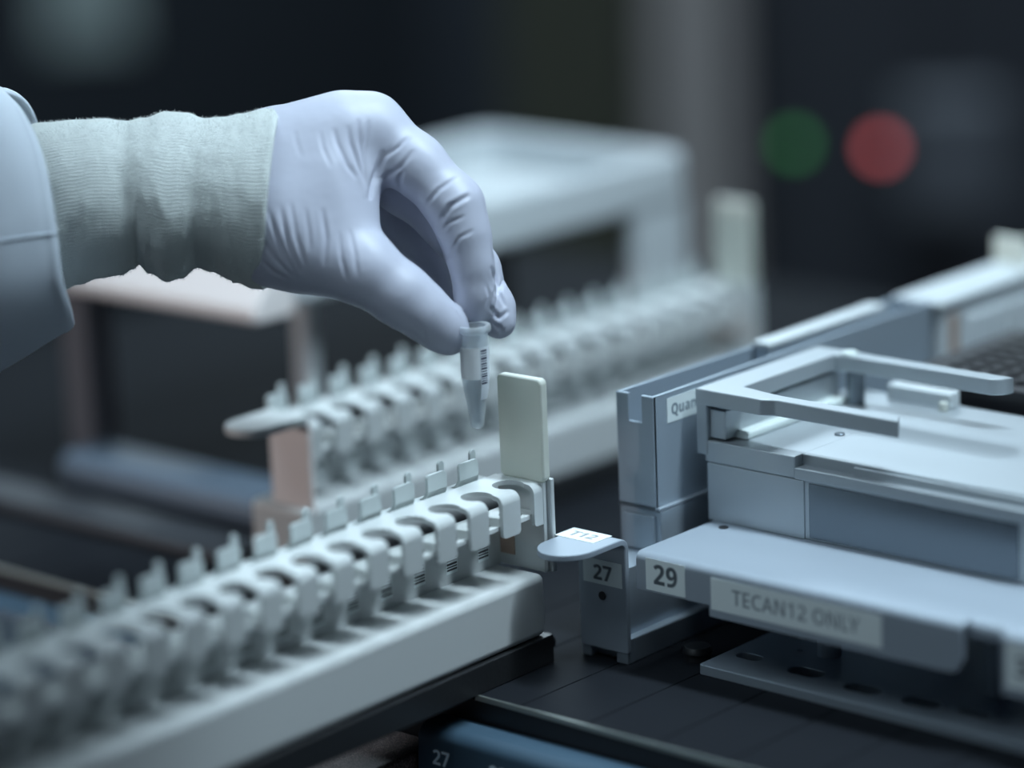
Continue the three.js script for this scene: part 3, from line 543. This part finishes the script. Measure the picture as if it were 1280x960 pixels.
  const creases = [
    [[[385, 240], [400, 300], [440, 390], [480, 440]], 0.9, 0.45], [[[440, 230], [450, 300], [480, 380], [505, 450]], 0.9, 0.5], [[[480, 200], [487, 290], [503, 390], [515, 480]], 0.8, 0.5],
    [[[525, 205], [508, 300], [508, 400]], 0.8, 0.4], [[[578, 320], [540, 440], [526, 520]], 1.1, 0.9], [[[610, 300], [566, 390], [545, 455]], 0.8, 0.5], [[[690, 258], [640, 310], [585, 350]], 0.8, 0.45],
    [[[700, 320], [650, 390], [556, 440]], 0.9, 0.5], [[[660, 395], [640, 440], [645, 485]], 0.9, 0.7], [[[880, 425], [800, 480], [740, 550]], 0.8, 0.45], [[[925, 500], [845, 545], [805, 605]], 1.0, 0.8],
    [[[905, 585], [840, 610], [815, 640]], 0.7, 0.35], [[[940, 640], [880, 670], [850, 720]], 0.7, 0.3], [[[130, 560], [180, 700], [245, 835]], 0.9, 0.6], [[[180, 550], [212, 700], [255, 810]], 0.9, 0.6],
    [[[222, 540], [242, 660], [280, 790]], 0.8, 0.45], [[[280, 560], [292, 650], [300, 730]], 0.8, 0.4], [[[345, 560], [362, 680], [352, 790]], 0.9, 0.6], [[[110, 680], [160, 760], [235, 835]], 0.8, 0.5],
    [[[410, 650], [422, 760], [445, 850]], 0.8, 0.45], [[[452, 640], [472, 740], [485, 830]], 0.8, 0.4], [[[105, 760], [150, 810], [200, 835]], 0.7, 0.4], [[[330, 250], [345, 320], [380, 400]], 0.8, 0.25], [[[230, 250], [240, 300], [262, 360]], 0.8, 0.2],
    [[[1005, 780], [1030, 850], [1015, 920]], 0.8, 0.8], [[[1055, 820], [1035, 880], [1062, 940]], 0.8, 0.7], [[[1000, 940], [1035, 985], [1075, 955]], 0.8, 0.7], [[[1012, 1000], [1045, 1030], [1055, 1060]], 0.7, 0.6], [[[985, 850], [1000, 900], [985, 950]], 0.6, 0.35], [[[760, 640], [800, 690], [815, 760]], 0.8, 0.4],
    [[[620, 1030], [690, 1060], [760, 1120]], 0.8, 0.35], [[[600, 1000], [560, 1060], [545, 1130]], 0.8, 0.25], [[[700, 990], [740, 1040], [745, 1080]], 0.7, 0.35],
  ].map(([p, w, a]) => { const q = p.map(C1).map(c => L(c[0], c[1])); return { q, w: w * 0.85, a, x0: Math.min(...q.map(v => v.x)) - 4, x1: Math.max(...q.map(v => v.x)) + 4, y0: Math.min(...q.map(v => v.y)) - 4, y1: Math.max(...q.map(v => v.y)) + 4 }; });
  const dist = (q, x, y) => { let m = 1e9, at = 0; for (let i = 0; i + 1 < q.length; i++) { const ax = q[i].x, ay = q[i].y, bx = q[i + 1].x - ax, by = q[i + 1].y - ay; let t = ((x - ax) * bx + (y - ay) * by) / (bx * bx + by * by); t = Math.max(0, Math.min(1, t)); const d = Math.hypot(x - ax - bx * t, y - ay - by * t); if (d < m) { m = d; at = (i + t) / (q.length - 1); } } return [m, at]; };
  const P = new Float32Array(verts.length * 3);
  const sum = new Float32Array(verts.length * 3), cnt = new Float32Array(verts.length);
  for (let it = 0; it < 14; it++) {                                   // even out the joints between the bones
    sum.fill(0); cnt.fill(0);
    for (let t = 0; t < faces.length; t += 3) for (let e = 0; e < 3; e++) { const a = faces[t + e], b = faces[t + (e + 1) % 3]; for (let c = 0; c < 3; c++) { sum[3 * a + c] += verts[b][c]; sum[3 * b + c] += verts[a][c]; } cnt[a]++; cnt[b]++; }
    verts.forEach((v, i) => { if (cnt[i]) for (let c = 0; c < 3; c++) v[c] += 0.55 * (sum[3 * i + c] / cnt[i] - v[c]); });
  }
  const smooth = new THREE.BufferGeometry(); smooth.setAttribute('position', new THREE.Float32BufferAttribute(verts.flat(), 3)); smooth.setIndex(faces); smooth.computeVertexNormals();
  const SN = smooth.attributes.normal;
  verts.forEach((v, i) => {
    const [x, y, z] = v, gx = SN.getX(i), gy = SN.getY(i), gz = SN.getZ(i);
    let s = 0.22 * noise.noise(x * 0.09, y * 0.09, z * 0.09) + 0.05 * noise.noise(x * 0.35 + 9, y * 0.35, z * 0.35);
    const face = Math.max(0, Math.min(1, gz * 3 + 0.6)) * (z > -28 ? 1 : 0);
    if (face > 0) for (const c of creases) if (x > c.x0 && x < c.x1 && y > c.y0 && y < c.y1) { const [dd, along] = dist(c.q, x, y), r = dd / c.w; if (r < 4) s += face * c.a * Math.pow(Math.max(0, Math.sin(Math.PI * along)), 0.6) * 1.45 * (-Math.exp(-r * r) + 0.22 * Math.exp(-((r - 1.9) ** 2))); }
    P[3 * i] = x + gx * s; P[3 * i + 1] = y + gy * s; P[3 * i + 2] = z + gz * s;
  });
  const g = new THREE.BufferGeometry(); g.setAttribute('position', new THREE.BufferAttribute(P, 3)); g.setIndex(faces); g.computeVertexNormals();
  return g;
})();
part('gloved_hand', HAND, M.glove, person, 'pale lilac nitrile glove with fine creases');

// knitted cuff
{
  const topPx = [[20, 158], [50, 153], [90, 149], [130, 147], [158, 150], [180, 146], [205, 139], [230, 140], [255, 147], [280, 145], [300, 141], [330, 135], [352, 132]];
  const botPx = [[20, 380], [60, 372], [95, 356], [120, 347], [150, 344], [165, 336], [172, 330], [185, 341], [208, 352], [225, 348], [245, 334], [262, 339], [290, 351], [315, 360], [332, 362]];
  const ev = (a, x) => { let i = 0; while (i < a.length - 2 && a[i + 1][0] < x) i++; const [p, q] = [a[i], a[i + 1]]; const t = Math.max(0, Math.min(1, (x - p[0]) / (q[0] - p[0]))); return p[1] + (q[1] - p[1]) * (t * t * (3 - 2 * t)); };
  const NA = 150, NT = 240, pos = [], uv = [], idx = [];
  for (let i = 0; i <= NA + 8; i++) {
    const a = Math.min(1, i / NA), inner = i > NA ? (i - NA) / 8 : 0;
    for (let j = 0; j <= NT; j++) {
      const th = j / NT * 2 * Math.PI, c = Math.cos(th), s = Math.sin(th);   // c: up, s: towards the camera
      const xt = 20 + a * 332, xb = 20 + a * 312, px = (xt + xb) / 2 + (xt - xb) / 2 * c + 4 * Math.sin(a * 3) * s;
      const yt = ev(topPx, xt), yb = ev(botPx, xb), cy = (yt + yb) / 2, ry = (yb - yt) / 2;
      const fold = 1.6 * Math.exp(-(((px - 205 + 14 * c) / 26) ** 2)) - 1.7 * Math.exp(-(((px - 163 + 8 * c) / 15) ** 2)) - 1.1 * Math.exp(-(((px - 250 + 6 * c) / 16) ** 2)) + 1.0 * Math.exp(-(((px - 120) / 26) ** 2));
      const wob = 0.8 * noise.noise(px * 0.03, th * 2.2, 4) + 0.35 * noise.noise(px * 0.09, th * 5, 8);
      const shrink = inner ? 1 - 0.075 * Math.min(1, inner * 2.5) : 1 - 0.02 * Math.max(0, (a - 0.985) / 0.015);
      const pxx = px - (inner > 0.4 ? (inner - 0.4) * 70 : 0);
      const v = L(pxx, cy - ry * c * shrink, 0);
      v.z = -4 + (28 + 6.5 * a * a + fold * 0.6 + wob * 0.7) * s * shrink;
      v.y += wob * c * 0.5;
      pos.push(v.x, v.y, v.z); uv.push(a * 90 / 24, j / NT * 8);       // one texture tile: 24 mm along the arm, 1/8 round
    }
  }
  for (let i = 0; i < NA + 8; i++) for (let j = 0; j < NT; j++) { const p = i * (NT + 1) + j, q = p + NT + 1; idx.push(p, q, p + 1, p + 1, q, q + 1); }
  const g = new THREE.BufferGeometry(); g.setAttribute('position', new THREE.Float32BufferAttribute(pos, 3)); g.setAttribute('uv', new THREE.Float32BufferAttribute(uv, 2)); g.setIndex(idx); g.computeVertexNormals();
  const nrm = g.attributes.normal; const outward = nrm.getZ(75 * (NT + 1) + 60) > 0; if (!outward) { const a = g.index.array; for (let i = 0; i < a.length; i += 3) { const t = a[i + 1]; a[i + 1] = a[i + 2]; a[i + 2] = t; } g.computeVertexNormals(); }
  // ribs run along the arm; stitches cross them
  const RIBS = 18, ST = 20;
  const knit = dataTex(512, (u, v) => { const wv = 0.12 * noise.noise(u * 10, v * 10, 1); const rib = 0.5 + 0.5 * Math.cos(2 * Math.PI * (v * RIBS + wv)); const st = 0.5 + 0.5 * Math.cos(2 * Math.PI * (u * ST + 0.5 * Math.floor(v * RIBS))); return g3(0.12 + 0.62 * Math.pow(rib, 0.8) * (0.72 + 0.28 * st) + 0.2 * (rnd() - 0.3) * 0.8 + 0.12 * noise.noise(u * 50, v * 50, 5)); }, false);
  const copy = g.clone();
  const cuff = part('knitted_cuff', g, mat(lin(0.80, 0.85, 0.83), 0.9, { bumpMap: knit, bumpScale: 0.0014, sheen: 0.5, sheenRoughness: 0.8 }), person, 'off-white ribbed knitted cuff');
  // loose fibres standing off the knit
  const fp = [], P = copy.attributes.position, N = copy.attributes.normal;
  for (let k = 0; k < 15000; k++) {
    const i = Math.floor(rnd() * NA), j = Math.floor(rnd() * NT), q = i * (NT + 1) + j;
    const s = outward ? 1 : 1, b = new THREE.Vector3().fromBufferAttribute(P, q), nn = new THREE.Vector3().fromBufferAttribute(N, q).multiplyScalar(s);
    if (b.z < -12) continue;
    b.add(new THREE.Vector3(rnd() - 0.5, rnd() - 0.5, rnd() - 0.5).multiplyScalar(0.7)).addScaledVector(nn, -0.1);
    const tipv = b.clone().addScaledVector(nn, 0.35 + 0.55 * rnd()).add(new THREE.Vector3(rnd() - 0.5, rnd() - 0.5, rnd() - 0.5).multiplyScalar(0.8));
    const side = new THREE.Vector3(rnd() - 0.5, rnd() - 0.5, rnd() - 0.5).cross(nn).normalize().multiplyScalar(0.07), side2 = side.clone().cross(nn);
    const a0 = b.clone().add(side), a1 = b.clone().sub(side).add(side2), a2 = b.clone().sub(side2);
    for (const [u1, u2] of [[a0, a1], [a1, a2], [a2, a0]]) fp.push(...u1.toArray(), ...u2.toArray(), ...tipv.toArray());
  }
  const fg = new THREE.BufferGeometry(); fg.setAttribute('position', new THREE.Float32BufferAttribute(fp, 3)); fg.computeVertexNormals();
  const fz = part('knit_fuzz', fg, M.fuzz, person); fz.userData.kind = 'stuff';
}
// coat sleeve
{
  const rim = [[8, 113, 0], [30, 140, 22], [50, 185, 36], [63, 240, 43], [71, 300, 45], [77, 350, 40], [88, 388, 26], [92, 408, 6], [84, 400, -20], [70, 350, -40], [62, 280, -47], [55, 210, -44], [46, 150, -30], [28, 121, -14]];
  const far = [[-150, 40, 5], [-150, 110, 34], [-150, 190, 52], [-150, 260, 60], [-150, 330, 60], [-150, 410, 52], [-150, 480, 36], [-150, 545, 4], [-150, 490, -30], [-150, 400, -48], [-150, 310, -54], [-150, 220, -50], [-150, 120, -34], [-150, 60, -14]];
  const rc = new THREE.CatmullRomCurve3(rim.map(p => L(...p)), true, 'centripetal'), fc = new THREE.CatmullRomCurve3(far.map(p => L(...p)), true, 'centripetal');
  const NU = 120, NV = 60, pos = [], uv = [], idx = [];
  const cen = L(40, 270, -2);
  for (let i = 0; i <= NV + 6; i++) for (let j = 0; j <= NU; j++) {
    const u = (j % NU) / NU, v = Math.min(1, i / NV);
    const p = fc.getPoint(u), q = rc.getPoint(u); const r = p.clone().lerp(q, v);
    const w = 1.6 * noise.noise(v * 3.2 + 2, Math.cos(u * 6.283) * 1.6, Math.sin(u * 6.283) * 1.6) + 0.7 * noise.noise(v * 7, Math.cos(u * 6.283) * 3, Math.sin(u * 6.283) * 3 + 4);
    const axis = new THREE.Vector3(r.x, cen.y, cen.z), nrm = r.clone().sub(axis).normalize();
    r.addScaledVector(nrm, w * (1 - 0.6 * v) + 3.2 * Math.sin(Math.PI * v) * (u > 0.05 && u < 0.6 ? Math.sin((u - 0.05) / 0.55 * Math.PI) : 0));
    if (i > NV) { const t = (i - NV) / 6; r.addScaledVector(nrm, -2.4 * Math.sin(Math.min(1, t * 1.5) * Math.PI / 2)); r.x -= 9 * t * t - 1.2 * Math.sin(t * Math.PI); }
    else if (v > 0.95) r.addScaledVector(nrm, 0.5 * Math.sin((v - 0.95) / 0.05 * Math.PI));
    pos.push(r.x, r.y, r.z); uv.push(v * 6, u * 30);
  }
  for (let i = 0; i < NV + 6; i++) for (let j = 0; j < NU; j++) { const p = i * (NU + 1) + j, q = p + NU + 1; idx.push(p, p + 1, q, p + 1, q + 1, q); }
  const g = new THREE.BufferGeometry(); g.setAttribute('position', new THREE.Float32BufferAttribute(pos, 3)); g.setAttribute('uv', new THREE.Float32BufferAttribute(uv, 2)); g.setIndex(idx); g.computeVertexNormals();
  if (g.attributes.normal.getZ(30 * (NU + 1) + Math.round(NU * 0.29)) < 0) { const a = g.index.array; for (let i = 0; i < a.length; i += 3) { const t = a[i + 1]; a[i + 1] = a[i + 2]; a[i + 2] = t; } g.computeVertexNormals(); }
  const jSeam = Math.round(NU * 0.272), sp = []; for (let i = 0; i <= NV; i += 2) { const k = 3 * (i * (NU + 1) + jSeam); sp.push(new THREE.Vector3(pos[k], pos[k + 1], pos[k + 2])); }
  const sleeve = part('coat_sleeve', g, M.coat, person, 'smooth pale blue coat sleeve');
  part('sleeve_seam', new THREE.TubeGeometry(new THREE.CatmullRomCurve3(sp), 60, 0.7, 6), M.coat, sleeve, 'raised stitched seam');
}

renderer.render(scene, camera);
